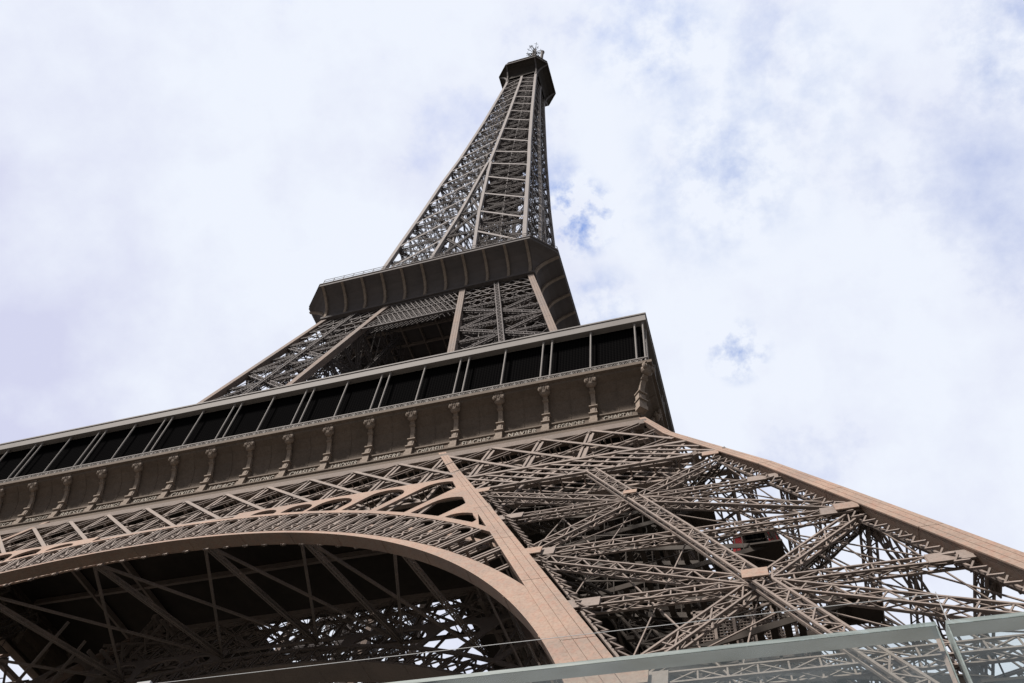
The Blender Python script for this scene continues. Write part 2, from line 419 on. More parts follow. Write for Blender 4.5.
leg0 = build('leg', leg_m, M_TRACK, tower)
zs = [-1.0] + [5.2*i for i in range(1, 10)] + [51.4]
for kx in (0, 1):
    for ky in (0, 1):
        build('corner_post', post_mesh(kx, ky, zs, edge_range), M_POST, leg0)
def face_bracing(face):
    P_, n = leg_face(face); mb = MB()
    for a, b in zip(NODES[:-1], NODES[1:]):
        th_ = face in ('back', 'left')
        diag(mb, P_, n, a, b, 0, thin=th_); diag(mb, P_, n, a, b, 1, thin=th_)
        if a < 40:
            if th_: mb.girder(P_(0, a, .55), P_(1, a, .55), n, .6, .4, .075, 1.2, .045, False)
            else: horiz(mb, P_, n, a)
        if face in ('front', 'right'): horiz(mb, P_, n, (a+b)/2, .7)
        if face == 'front': secondary(mb, P_, n, b, a)
        else:
            secondary(mb, P_, n, b, a, face == 'right')
            for q in (.25, .75): mb.girder(P_(0, b+(a-b)*q, .8), P_(1, b+(a-b)*q, .8), n, .45, .35, .06, .7, .045, False)
            if th_: mb.girder(P_(0, (a+b)/2, .6), P_(1, (a+b)/2, .6), n, .6, .4, .07, 1.0, .045, False)
            for i_ in range(6):
                t_ = i_/6
                mb.bar(P_(t_, a, 1.1), P_(t_+1/6, b, 1.1), .055, .055, n); mb.bar(P_(t_+1/6, a, 1.14), P_(t_, b, 1.14), .055, .055, n)
    fringe(mb, P_, n)
    return mb
for f_ in ('right', 'back', 'left'): build('face_bracing', face_bracing(f_), M_IRON, leg0)
leg_meshes_front = face_bracing('front').mesh('face_bracing', M_IRON)
legs = [leg0]
for k in (1, 2, 3):
    c = copy_tree(leg0, tower, k*PI/2)
    link('face_bracing', leg_meshes_front, c); legs.append(c)
# nearest leg: the front face's girders one by one
P_, n_ = leg_face('front')
for a, b in zip(NODES[:-1], NODES[1:]):
    for rev in (0, 1):
        mb = MB(); diag(mb, P_, n_, a, b, rev); build('diagonal_girder', mb, M_IRON, leg0)
    if a < 40:
        mb = MB(); horiz(mb, P_, n_, a); build('cross_girder', mb, M_IRON, leg0)
    mb = MB(); horiz(mb, P_, n_, (a+b)/2, .7); build('cross_girder', mb, M_IRON, leg0)
    mb = MB(); secondary(mb, P_, n_, b, a, False); build('wind_brace', mb, M_IRON, leg0)
    mb = MB(); mb.girder(P_(.5, b, .12), P_(.5, a+.2, .12), n_, .72, .36, .095, .8, .06); build('axis_girder', mb, M_IRON, leg0)
    mb = MB(); zc = (a+b)/2
    plate(mb, P_(.5, zc, -.18), n_, (1, 0, 0), .95 if a < 35 else .7, .7 if a < 35 else .5, .06); build('gusset_plate', mb, M_POST, leg0)
    for s_ in (.05, .95):
        mb = MB(); plate(mb, P_(s_, a, .10), n_, (1, 0, 0), .95, .72, .06); build('gusset_plate', mb, M_POST, leg0)
mb = MB(); fringe(mb, P_, n_); build('post_lacing', mb, M_IRON, leg0)

# mesh screen round a stair landing inside the nearest leg
mb = MB()
for i in range(29): mb.bar((37.2+i*.15, -42.0, 22.2), (37.2+i*.15, -42.0, 27.4), .03, .03, (0, 1, 0))
for i in range(35): mb.bar((37.2, -42.02, 22.3+i*.15), (41.4, -42.02, 22.3+i*.15), .03, .03, (0, 1, 0))
for i in range(6): mb.bar((37.2+i*.84, -42.1, 22.0), (37.25+i*.84, -42.1, 27.6), .13, .1, (0, 1, 0))
for z in (22.2, 24.8, 27.5): mb.bar((37.1, -42.1, z), (41.5, -42.1, z), .12, .1, (0, 1, 0))
mb.box(37.1, 41.5, -41.9, -39.5, 21.9, 22.1)
scr = build('stair_screen', mb, M_IRON, leg0); scr['label'] = 'wire mesh screen round the stair landing'
mb = MB(); mb.poly([(37.5, -42.2, 24.4), (38.25, -42.25, 24.5), (38.3, -42.2, 25.7), (37.6, -42.22, 25.6)], [(0, 1, 2, 3)])
mb.loft([[(37.5, -42.2, 24.4), (38.25, -42.25, 24.5), (38.3, -42.2, 25.7), (37.6, -42.22, 25.6)], [(37.5, -42.15, 24.4), (38.25, -42.2, 24.5), (38.3, -42.15, 25.7), (37.6, -42.17, 25.6)]])
build('wind_sheet', mb, M_BLUE, leg0)['label'] = 'small blue sheet tied to the screen'

# ------------------------------------------------------------------ arch (outer and inner) and its spandrel
QC, RI = 8.373, 35.92
def arch_set(off, dz, lettering=False, half_u=None):
    def A(r, t, o=0.):
        u = r*math.sin(t); q = QC + r*math.cos(t); z = q/KK
        return np.array((u, -(34.09+.495*(ZF-z-dz))+off+o, z+dz))
    inner = off > 1; RO = RI+(2.7 if inner else 3.6); rb = .04
    tm = 1.25
    ts = np.linspace(-tm, tm, 121)
    def flange(t): return .29 + .75*max(0, (abs(t)-.45)/.55)**1.4
    rim = MB(); dpt = 2.8 if inner else 1.05
    rings = []
    for t in ts:
        fl = flange(t)
        rings.append([A(RI, t, rb), A(RI, t, dpt), A(RI+.14, t, dpt), A(RI+.14, t, .16), A(RI+fl, t, .16), A(RI+fl, t, rb)])
    rim.loft(rings)
    for j in range(6, 121, 6):                     # splice joints on the soffit
        t = ts[j]; d_ = .0009
        rim.loft([[A(RI-.02, tt, .1), A(RI-.02, tt, dpt-.02), A(RI+.05, tt, dpt-.02), A(RI+.05, tt, .1)] for tt in (t-d_*3, t+d_*3)])
    rings = []
    for t in ts:
        if abs(t) > .80: continue
        rings.append([A(RO-.38, t, 0), A(RO-.38, t, .25), A(RO, t, .25), A(RO, t, 0)])
    rim.loft(rings)
    # second (rear) flange of the ring
    for rr in (RI+.5, RO-.3):
        rg = [[A(rr, t, 1.25), A(rr, t, 1.4), A(rr+.3, t, 1.4), A(rr+.3, t, 1.25)] for t in ts if abs(t) < .9]
        rim.loft(rg)
    arch = build('arch' if off < 1 else 'inner_arch', rim, M_POST if off < 1 else M_IRON, tower)
    lat = MB(); nn = NF
    dt = .0475; kmax = 19
    for j in range(-kmax*1, kmax+1):
        t = j*dt; fl = flange(t)
        r0, r1 = RI+fl-.02, RO-.36
        pm = A((r0+r1)/2, t)
        if abs(pm[0]) > I(pm[2]-dz)-.15: continue
        for o in (.06, 1.3):
            for dd in (-.0042, .0042):
                lat.bar(A(r0, t+dd, o), A(r1, t+dd, o), .13, .09, nn)
        lat.bar(A(r0+.6, t, .1), A(r0+.6, t, 1.25), .12, .1, (0, 0, 1)); lat.bar(A(r1-.6, t, .1), A(r1-.6, t, 1.25), .12, .1, (0, 0, 1))
        if inner:
            lat.bar(A(r0, t, .1), A(r1, t+dt, .1), .14, .1, nn); lat.bar(A(r1, t, .2), A(r0, t+dt, .2), .14, .1, nn); continue
        # round-headed opening with a scroll in each cell
        tmid = t+dt/2; hw = dt*.36
        pm = A(r1, tmid)
        if abs(pm[0]) > I(pm[2]-dz)-.2: continue
        rc = r1-hw*RI-.05; pts = [A(r0+.05, tmid-hw, .1)]
        for i in range(9):
            b = PI - PI*i/8
            pts.append(A(rc+hw*RI*math.sin(b), tmid+hw*math.cos(b), .1))
        pts.append(A(r0+.05, tmid+hw, .1))
        for a_, b_ in zip(pts[:-1], pts[1:]): lat.bar(a_, b_, .10, .09, nn)
        for rad, cr in ((.30, r0+.36), (.2, r0+.95)):
            cp = [A(cr+rad*math.sin(b), tmid+rad*math.cos(b)/RI, .08) for b in np.linspace(0, 2*PI, 9)]
            for a_, b_ in zip(cp[:-1], cp[1:]): lat.bar(a_, b_, .09, .1, nn)
        lat.bar(A(r0+1.15, tmid, .1), A(rc, tmid, .1), .1, .08, nn)
        for s_ in (-1, 1):
            lat.bar(A(r0+1.1, tmid+.1*hw*s_, .14), A(rc+.25, tmid+hw*s_*.9, .14), .08, .07, nn)
        lat.bar(A(r0, t, 1.3), A(r1, t+dt, 1.3), .12, .08, nn); lat.bar(A(r1, t, 1.36), A(r0, t+dt, 1.36), .12, .08, nn)
    build('arch_lattice', lat, M_IRON, arch)
    # spandrel plates with tall round-headed openings: filled 2D outlines
    def spl(pts):
        s_ = cu.splines.new('POLY'); s_.points.add(len(pts)-1); s_.use_cyclic_u = True
        for i, (u, q) in enumerate(pts): s_.points[i].co = (u, q, 0, 1)
    ztop = 43.45
    for sg in (-1, 1):
        cu = bpy.data.curves.new('spandrel_outline', 'CURVE'); cu.dimensions = '2D'; cu.fill_mode = 'BOTH'; cu.extrude = .07
        o = []; t0, t1 = .15, .742
        for t in np.linspace(t0, t1, 26): o.append((RO*math.sin(t), QC+RO*math.cos(t)))
        zb = o[-1][1]/KK
        for z in np.linspace(zb, ztop, 6)[1:]: o.append((I(z)+.02, z*KK))
        o.append((RO*math.sin(t0), ztop*KK))
        spl([(sg*u, q) for u, q in o])
        th = .215
        while th < .745:
            dth = (.034 if th > .3 else .026)*(1.35 if inner else 1)
            # hole between angles th-dth and th+dth, from the ring up to the chord / post margin
            def top_r(t):
                r = RO
                while True:
                    r += .05
                    u = r*math.sin(t); z = (QC+r*math.cos(t))/KK
                    if z > ztop-.42 or u > I(z)-.32: return r
            hw = RO*dth; rt_ = min(top_r(th), top_r(th-dth*.4))
            r0 = RO+.10
            rc = max(rt_-hw*.9, r0+.12)
            hh = max(.12, rt_-rc)
            if rt_-r0 > .30:
                h = [(r0, th-dth), (r0, th+dth)]
                h += [(rc+hh*math.sin(b), th+dth*math.cos(b)) for b in np.linspace(0, PI, 11)]
                spl([(sg*r*math.sin(t), QC+r*math.cos(t)) for r, t in [(max(r0, min(r_, top_r(t_))), t_) for r_, t_ in h]])
            th += dth*2+.016
        ob = bpy.data.objects.new('spandrel_outline', cu); col.objects.link(ob)
        dg = bpy.context.evaluated_depsgraph_get(); dg.update()
        me = bpy.data.meshes.new_from_object(ob.evaluated_get(dg)); bpy.data.objects.remove(ob); bpy.data.curves.remove(cu)
        me.name = 'spandrel_plate'
        n = len(me.vertices); co = np.empty(n*3); me.vertices.foreach_get('co', co); co = co.reshape(-1, 3)
        z = co[:, 1]/KK; d = co[:, 2]
        new = np.stack([co[:, 0], -(34.09+.495*(ZF-z-dz))+off+.12+d*.9, z+dz-d*.44], 1)
        me.vertices.foreach_set('co', new.ravel()); me.update(); me.materials.clear(); me.materials.append(M_POST if off < 1 else M_IRON)
        link('spandrel_plate', me, arch)
    for sg in (-1, 1):
        for t in np.arange(.2, .74, .084):
            r = RO
            p0 = A(RO, sg*t, 1.3); z1 = 43.6+dz
            p1 = np.array((p0[0]*1.06, p0[1]+(z1-p0[2])*.495, z1))
            if p1[2] > p0[2]+.3:
                back = MB(); back.bar(p0, p1, .25, .12, nn); build('spandrel_stiffener', back, M_IRON, arch)
    return arch
arch0 = arch_set(0., 0.)
four(arch0, tower)
arch1 = arch_set(16.6, 3.5)
four(arch1, tower)

# ------------------------------------------------------------------ struts between the outer and inner arch
mb = MB()
def ap(u, o):
    t = math.asin(max(-1, min(1, u/(RI+2.2)))); z = (QC+(RI+2.2)*math.cos(t))/KK
    return np.array((u, -(34.09+.495*(ZF-z-(0 if o == 0 else 4.2)))+(1.6 if o == 0 else 16.4), z+(0 if o == 0 else 4.2)))
us = [-22, -14, -5.5, 3.6, 12, 20]
for u in us: mb.girder(ap(u, 0), ap(u, 1), (0, 0, 1), .32, .36, .09, .8, .05)
for a, b in zip(us[:-1], us[1:]):
    for p, q in ((ap(a, 0), ap(b, 1)), (ap(b, 0), ap(a, 1))):
        mb.girder(p, q, (0, 0, 1), .17, .17, .055, .6, .03)
br = build('arch_bracing', mb, M_IRON, tower); four(br, tower)

# ------------------------------------------------------------------ belt trellis girders
SP = 3.83
def belt(off, umax_f, legs_too, dz=0., zt=50.45, zm=43.9, name='belt_girder'):
    mb = MB()
    def B(u, z, o=0.): return np.array((u, -W(z+dz)+off+o, z+dz))
    nf = NF
    e = umax_f(zt)
    mb.bar(B(-e, zt, .25), B(e, zt, .25), .5, .5, (0, 0, 1))
    e = umax_f(zm)
    mb.bar(B(-e, zm, .10), B(e, zm, .10), .36, .20, nf)
    mb.bar(B(-e, zm-.1, 1.6), B(e, zm-.1, 1.6), .3, .3, nf); mb.bar(B(-umax_f(zt), zt-.6, 1.6), B(umax_f(zt), zt-.6, 1.6), .3, .3, nf)
    ks = [k for k in range(-9, 10)]
    for k in ks:
        u = k*SP
        if abs(u) > umax_f(zt)-.4: continue
        for s_ in (-.2, .2): mb.bar(B(u+s_, zm, .22), B(u+s_, zt, .22), .18, .10, nf)
        mb.bar(B(u, zm, .30), B(u, zt, .30), .3, .04, nf)
        mb.bar(B(u, zm, 1.6), B(u, zt, 1.6), .25, .15, nf)
    def clip(u0, z0, u1, z1):
        t0, t1 = 1., 0.
        for t in np.linspace(0, 1, 41):
            if abs(u0+(u1-u0)*t) <= umax_f(z0+(z1-z0)*t)-.3: t0 = t; break
        for t in np.linspace(1, 0, 41):
            if abs(u0+(u1-u0)*t) <= umax_f(z0+(z1-z0)*t)-.3: t1 = t; break
        return t0, t1
    H = zt-zm
    for k in range(-11, 11):
        for sg in (1, -1):
            u0 = k*SP if sg > 0 else (k+2)*SP; u1 = (k+2)*SP if sg > 0 else k*SP
            t0, t1 = clip(u0, zt, u1, zm)
            if t1-t0 < .1: continue
            f = lambda t, o: B(u0+(u1-u0)*t, zt+(zm-zt)*t, o)
            if sg > 0: mb.bar(f(t0, .05), f(t1, .05), .29, .06, nf)
            else:
                for dz_ in (-.13, .13):
                    mb.bar(f(t0, .13)+(0, 0, dz_), f(t1, .13)+(0, 0, dz_), .10, .06, nf)
            # rear truss and cross ties with rivet heads
            mb.bar(f(t0, 1.55 if sg > 0 else 1.68), f(t1, 1.55 if sg > 0 else 1.68), .22, .1, nf)
            for t in np.arange(t0+.06, t1, .13):
                c0, c1 = f(t, .25), f(t, 1.5)
                mb.bar(c0, c1, .07, .07, (0, 0, 1))
                mb.ball(c0+(0, -.02, -.1), .09, 6, 4)
    if legs_too:
        zl = 40.45
        for sg in (-1, 1):
            a0, a1 = I(zl), W(zl)
            mb.bar(B(sg*a0, zl, .16), B(sg*a1, zl, .16), .24, .16, nf)
            mb.bar(B(sg*a0, zl, 1.9), B(sg*a1, zl, 1.9), .3, .3, nf)
            n_ = 10
            for i in range(-1, n_+1):
                def g(t, z, o): return B(sg*(I(z)+.6+(W(z)-I(z)-1.2)*min(1, max(0, t))), z, o)
                t = i/n_
                for q, o in ((t+2/n_, .08), (t-2/n_, .16)):
                    if -.01 <= t <= 1.01:
                        qq = min(1, max(0, q)); fr = (qq-t)/(q-t) if q != t else 1
                        mb.bar(g(t, zm, o), g(qq, zm+(zl-zm)*fr, o), .20, .06, nf)
                        mb.bar(g(t, zm, o+1.6), g(qq, zm+(zl-zm)*fr, o+1.6), .14, .08, nf)
                if 0 <= t <= 1:
                    mb.bar(g(t, zm-1.7, .2), g(t, zm-1.7, 1.7), .1, .1, (0, 0, 1)); mb.ball(g(t, zm-1.7, .1), .1, 6, 4)
            mb.bar(B(sg*(I(zm-1.75)+.6), zm-1.75, .24), B(sg*(W(zm-1.75)-.6), zm-1.75, .24), .16, .06, nf)
    return build(name, mb, M_IRON, tower)
b0 = belt(0., lambda z: W(z)-.3, True); four(b0, tower)
b1 = belt(16.6, lambda z: I(z)+.3, False, 3.3, 49.5, 43.9, 'inner_belt_girder'); four(b1, tower)

# ------------------------------------------------------------------ first gallery
def gal():
    mb = MB()
    prof = [(33.2, 51.35), (34.34, 51.35), (34.34, 51.50), (34.22, 51.56), (34.22, 52.14), (34.32, 52.18), (34.32, 52.30), (34.02, 52.32),
            (34.02, 53.12), (34.12, 53.16), (34.12, 53.30), (33.80, 53.34), (33.81, 54.0), (33.95, 54.8), (34.28, 55.6), (34.85, 56.25), (35.35, 56.55),
            (35.42, 56.75), (35.66, 56.80), (35.66, 57.12), (35.55, 57.16), (35.5, 57.32), (34.4, 57.32)]
    vs = []; fs = []
    for D, z in prof: vs += [(-D, -D, z), (D, -D, z)]
    for i in range(len(prof)-1): fs.append((2*i, 2*i+1, 2*i+3, 2*i+2))
    mb.poly(vs, fs)
    cove = prof[11:17]
    for k in range(-9, 9):                         # seams of the coved plates, mid-bay
        u = (k+.5)*SP
        for (d0, z0), (d1, z1) in zip(cove[:-1], cove[1:]): mb.bar((u, -d0-.012, z0), (u, -d1-.012, z1), .07, .04, (0, -1, 0))
    # inner wall and floor, mitred quarter
    def strip(D0, D1, z0, z1):
        mb.poly([(-D0, -D0, z0), (D0, -D0, z0), (D1, -D1, z0), (-D1, -D1, z0), (-D0, -D0, z1), (D0, -D0, z1), (D1, -D1, z1), (-D1, -D1, z1)],
                [(0, 1, 2, 3), (7, 6, 5, 4), (0, 4, 5, 1), (1, 5, 6, 2), (2, 6, 7, 3), (3, 7, 4, 0)])
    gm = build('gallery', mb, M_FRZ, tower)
    # canopy
    mb = MB()
    strip = strip
    def strip2(D0, D1, z0, z1): 
        mb.poly([(-D0, -D0, z0), (D0, -D0, z0), (D1, -D1, z0), (-D1, -D1, z0), (-D0, -D0, z1), (D0, -D0, z1), (D1, -D1, z1), (-D1, -D1, z1)],
                [(0, 1, 2, 3), (7, 6, 5, 4), (0, 4, 5, 1), (1, 5, 6, 2), (2, 6, 7, 3), (3, 7, 4, 0)])
    strip2(35.45, 34.95, 63.42, 64.25); strip2(35.52, 34.9, 64.252, 64.42); strip2(34.94, 27.5, 63.9, 64.2); strip2(35.49, 34.92, 63.30, 63.418)
    build('canopy', mb, M_CANOPY, gm)
    mb = MB(); strip2(34.75, 34.70, 57.33, 63.89); build('netting', mb, M_NET, gm)
    mb = MB()
    for k in range(-36, 36):
        u = k*.97
        mb.bar((u, -35.3, 57.33), (u, -35.3, 58.0), .07, .07, (0, 1, 0))
        for s_ in (.25, .73):
            cp = [(u+s_+.17*math.cos(b), -35.3, 57.66+.2*math.sin(b)) for b in np.linspace(0, 2*PI, 9)]
            for a_, b_ in zip(cp[:-1], cp[1:]): mb.bar(a_, b_, .05, .05, (0, 1, 0))
            mb.bar((u+s_-.24, -35.3, 57.42), (u+s_+.24, -35.3, 57.9), .04, .04, (0, 1, 0))
    mb.bar((-35.3, -35.3, 58.0), (35.3, -35.3, 58.0), .10, .10, (0, 0, 1)); mb.bar((-35.3, -35.3, 57.42), (35.3, -35.3, 57.42), .08, .08, (0, 0, 1))
    build('railing', mb, M_CANOPY, gm)
    # brackets
    def bracket(diag=False):
        b = MB()
        def sec(w_, D0, D1, z): return [(-w_/2, -D1, z), (w_/2, -D1, z), (w_/2, -D0, z), (-w_/2, -D0, z)]
        b.loft([sec(.66, 33.7, 34.30, z) for z in (52.33, 52.75)]); b.loft([sec(.56, 33.7, 34.24, z) for z in (52.75, 53.35)])
        b.loft([sec(.70, 33.7, 34.36, z) for z in (53.35, 53.47)])
        b.loft([sec(.52, 33.7, 34.20, z) for z in (53.47, 54.25)])
        b.loft([sec(.28, 33.7, 34.24, z) for z in (53.6, 54.1)])
        b.loft([sec(.68, 33.7, 34.34, z) for z in (54.25, 54.36)])
        pr = [(54.36, 34.22), (54.8, 34.30), (55.2, 34.42), (55.6, 34.66), (55.95, 34.95), (56.3, 35.2), (56.6, 35.3)]
        b.loft([sec(.36, 33.8+.2*i, d, z) for i, (z, d) in enumerate(pr)])
        b.loft([sec(.50, d-.1, d+.05, z) for z, d in ((55.5, 34.6), (55.6, 34.72))])
        b.ball((0, -35.0, 56.28), .46, 10, 7, 1.0, .8, 1.0)
        for i in range(5):
            a = (i-2)*.55
            b.ball((.42*math.sin(a), -35.30, 56.26+.24*math.cos(a)), .19, 7, 5, .75, .9, 1.6)
        b.loft([sec(.7, 34.9, 35.5, z) for z in (56.66, 56.78)])
        return b
    bm_ = bracket().mesh('console_bracket', M_BRACKET)
    for k in range(-8, 9): link('console_bracket', bm_, gm, 0, (k*SP, 0, 0))
    o = link('console_bracket', bm_, gm, PI/4); o.scale = (1.15, 1, 1)
    d = 34.2*math.sqrt(2)-34.2
    o.location = (d*math.sin(PI/4)+.36, -d*math.cos(PI/4)-.36, .12)
    # posts
    pm = MB()
    pm.loft([[(r*math.cos(2*PI*i/8+PI/8), r*math.sin(2*PI*i/8+PI/8), z) for i in range(8)] for z, r in ((57.33, .14), (57.6, .14), (57.65, .088), (63.0, .085), (63.05, .13), (63.30, .13))])
    me = pm.mesh('gallery_post', M_CANOPY)
    return gm, me
gm, post_me = gal()
def gallery_posts(parent):
    for k in range(-9, 10):
        u = k*SP
        xs = [u] if k % 2 == 0 else ([u-.4, u+.4] if abs(k) < 9 else ([34.45] if k > 0 else [-34.45]))
        for x in xs: link('gallery_post', post_me, parent, 0, (x, -35.22, 0))
    link('gallery_post', post_me, parent, 0, (35.15, -35.22, 0))
gl = [gm]
for k in (1, 2, 3): gl.append(copy_tree(gm, tower, k*PI/2))
for k in (0, 1, 3): gallery_posts(gl[k])
# inscription on the front frieze
names = ['SEGUIN', 'LALANDE', 'TRESCA', 'PONCELET', 'BRESSE', 'LAGRANGE', 'BELANGER', 'CUVIER', 'LAPLACE', 'DULONG', 'CHASLES', 'LAVOISIER',
         'AMPERE', 'CHEVREUL', 'FLACHAT', 'NAVIER', 'LEGENDRE', 'CHAPTAL']
for k, s_ in enumerate(names):
    fc = bpy.data.curves.new('lettering', 'FONT'); fc.body = s_; fc.align_x = 'CENTER'; fc.size = .70; fc.extrude = .03; fc.space_character = 1.15
    ob = bpy.data.objects.new('lettering', fc); col.objects.link(ob)
    dg = bpy.context.evaluated_depsgraph_get(); dg.update()
    me = bpy.data.meshes.new_from_object(ob.evaluated_get(dg)); wd = ob.dimensions.x
    bpy.data.objects.remove(ob); bpy.data.curves.remove(fc)
    me.materials.clear(); me.materials.append(M_GOLD)
    o = link('lettering', me, gm, 0, ((k-8.5)*SP, -34.06, 52.50)); o.rotation_euler = (PI/2, 0, 0)
    o.scale = (min(1.15, 2.3/max(.1, wd)), 1.0, 1)

# ------------------------------------------------------------------ first platform floor and its joists
mb = MB()
HOLE = 11.5
for (x0, x1, y0, y1) in ((-34.3, 34.3, -34.3, -HOLE), (-34.3, 34.3, HOLE, 34.3), (-34.3, -HOLE, -HOLE, HOLE), (HOLE, 34.3, -HOLE, HOLE)):
    mb.box(x0, x1, y0, y1, 56.95, 57.25)
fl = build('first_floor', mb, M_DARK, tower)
mb = MB()
for a in (-26, -20, 20, 26):
    mb.bar((-33.5, a, 56.6), (33.5, a, 56.6), .3, .6, (0, 0, 1)); mb.bar((a, -33.5, 56.5), (a, 33.5, 56.5), .3, .6, (0, 0, 1))
build('floor_joists', mb, M_IRON, fl)
mb = MB()
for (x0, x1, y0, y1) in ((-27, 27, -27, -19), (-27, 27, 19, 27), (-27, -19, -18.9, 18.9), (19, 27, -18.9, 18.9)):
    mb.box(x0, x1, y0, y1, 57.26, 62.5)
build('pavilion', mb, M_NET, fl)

# ------------------------------------------------------------------ upper legs (first to second platform)
def W2(z): return 17.31+(111.1-z)*.2363
def I2(z): return 5.73+(111.1-z)*.165
def er2(kind, z): return (W2(z)-.9, W2(z)) if kind else (I2(z), I2(z)+.9)
ul = MB()
def LC2(a, b, z): return np.array((I2(z)+(W2(z)-I2(z))*a, -(I2(z)+(W2(z)-I2(z))*b), z))
for z in (74, 82.5, 92.5, 98, 104):
    for p, q in (((0.03, .03), (.97, .97)), ((.97, .03), (.03, .97))):
        ul.girder(LC2(*p, z-.2), LC2(*q, z-.3-.1*(p[0] > .5)), (0, 0, 1), .6, .5, .1, 1., .07)
for a in (.35, .65): ul.girder(LC2(a, .5, 57), LC2(a, .5, 111), (0, -1, .24), .9, .9, .12, 1.1, .08)
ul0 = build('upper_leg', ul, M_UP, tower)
for kx in (0, 1):
    for ky in (0, 1): build('corner_post', post_mesh(kx, ky, [57+5.4*i for i in range(11)], er2), M_UPOST, ul0)
NODES2 = [111.0, 101.3, 92.5, 83.0, 73.0, 62.5]
for face in ('front', 'right', 'back', 'left'):
    mb = MB()
    def P2(t, z, off):
        a, b = I2(z)+.5, W2(z)-.5; m = a+(b-a)*t
        return {'front': np.array((m, -W2(z)+off, z)), 'right': np.array((W2(z)-off, -m, z)), 'back': np.array((m, -I2(z)-off, z)), 'left': np.array((I2(z)+off, -m, z))}[face]
    n = {'front': (0, -.97, .23), 'right': (.97, 0, .23), 'back': (0, .97, -.2), 'left': (-.97, 0, -.2)}[face]
    for i, (a, b) in enumerate(zip(NODES2[:-1], NODES2[1:])):
        if i:
            mb.girder(P2(0, a, .5), P2(1, a, .5), n, .75, .5, .13, .8, .09)
            mb.girder(P2(0, a, .55), P2(1, b, .55), n, .75, .45, .13, .9, .09)
            mb.girder(P2(1, a, .6), P2(0, b, .6), n, .75, .40, .13, .9, .09)
            zc = (a+b)/2
            mb.girder(P2(0, zc, .65), P2(1, zc, .65), n, .6, .35, .11, .8, .08)
            for t in (.25, .75): mb.bar(P2(t, a, .7), P2(t, b, .7), .1, .1, n)
            for q in range(4):
                mb.bar(P2(q/4, a, .85), P2((q+1)/4, zc, .85), .07, .07, n); mb.bar(P2((q+1)/4, zc, .85), P2(q/4, b, .85), .07, .07, n)
                mb.bar(P2((q+1)/4, a, .9), P2(q/4, zc, .9), .07, .07, n); mb.bar(P2(q/4, zc, .9), P2((q+1)/4, b, .9), .07, .07, n)
    mb.girder(P2(.5, 111, .3), P2(.5, 60, .3), n, .75, .55, .14, .75, .1)
    for i in range(7):                                     # strap lacing on the top belt of the leg face
        t = i/7
        for dt_, o in ((.25, .3), (-.25, .38)):
            t1 = min(1, max(0, t+dt_)); fr = (t1-t)/dt_
            mb.bar(P2(t, 110.8, o), P2(t1, 110.8-4.6*abs(fr), o), .17, .06, n)
            mb.bar(P2(t, 106.2, o+.2), P2(t1, 106.2-4.7*abs(fr), o+.2), .13, .06, n)
    for zz in (108.3, 106, 103.8): mb.bar(P2(0, zz, .25), P2(1, zz, .25), .26, .08, n)
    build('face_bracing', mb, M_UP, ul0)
four(ul0, tower)
# trellis belt between the upper legs, just under the second platform
for off in (0., 11.2):
    mb = MB()
    def B2(u, z, o=0.): return np.array((u, -W2(z)+off+o, z))
    n = (0, -.97, .23)
    for zz, w_ in ((110.8, .3), (106.2, .2), (101.6, .3)):
        e = I2(zz)+.5; mb.bar(B2(-e, zz, .2), B2(e, zz, .2), w_, .3, n)
    for i in range(-8, 8):
        u = i*.78
        for za, zb in ((110.8, 106.2), (106.2, 101.6)):
            for s_, o in ((1, .1), (-1, .22)):
                u1 = u+s_*2.2; e = I2(zb)+.4
                if abs(u1) < e and abs(u) < I2(za)+.4: mb.bar(B2(u, za, o), B2(u1, zb, o), .12, .07, n); mb.bar(B2(u, za, o+.9), B2(u1, zb, o+.9), .1, .07, n)
    for zz in (108.5, 104, 103): mb.bar(B2(-I2(zz)-.3, zz, .3), B2(I2(zz)+.3, zz, .3), .14, .08, n)
    ub = build('upper_belt_girder', mb, M_UP, tower); four(ub, tower)

# ------------------------------------------------------------------ second platform
def octo(D, c, z):
    a = D-c
    return [(-a, -D, z), (a, -D, z), (D, -a, z), (D, a, z), (a, D, z), (-a, D, z), (-D, a, z), (-D, -a, z)]
mb = MB()
PR2 = [(16.9, .05, 111.15), (17.55, .05, 111.15), (17.6, .06, 111.55), (17.32, .06, 111.6), (17.34, .1, 112.4), (17.6, .4, 113.2), (18.15, 1.0, 114.0), (19.0, 1.8, 114.7), (20.1, 2.8, 115.25), (20.85, 3.4, 115.5),
       (20.95, 3.44, 115.55), (20.95, 3.44, 116.05), (21.05, 3.44, 116.1), (21.05, 3.44, 116.3), (20.3, 3.3, 116.3)]
mb.loft([octo(*p) for p in PR2], caps=False)
for (x0, x1, y0, y1) in ((-17.2, 17.2, -17.2, -4.5), (-17.2, 17.2, 4.5, 17.2), (-17.2, -4.5, -4.5, 4.5), (4.5, 17.2, -4.5, 4.5)): mb.box(x0, x1, y0, y1, 112.6, 112.9)
for (x0, x1, y0, y1) in ((-20.4, 20.4, -20.4, -4.5), (-20.4, 20.4, 4.5, 20.4), (-20.4, -4.5, -4.5, 4.5), (4.5, 20.4, -4.5, 4.5)):
    pass
sp_ = build('second_platform', mb, M_UP, tower)
mb = MB()
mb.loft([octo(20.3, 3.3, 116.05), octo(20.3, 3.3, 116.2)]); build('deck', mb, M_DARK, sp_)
mb = MB()
for a in np.arange(-15, 16, 3.0):
    mb.bar((a, -17.1, 112.2), (a, 17.1, 112.2), .2, .7, (0, 0, 1)); mb.bar((-17.1, a, 112.1), (17.1, a, 112.1), .2, .7, (0, 0, 1))
build('deck_joists', mb, M_IRON, sp_)
mb = MB(); mb.bar((0, -17.55, 111.62), (0, -17.55, 111.63), .01, .01, (0, 1, 0)); mb = MB()
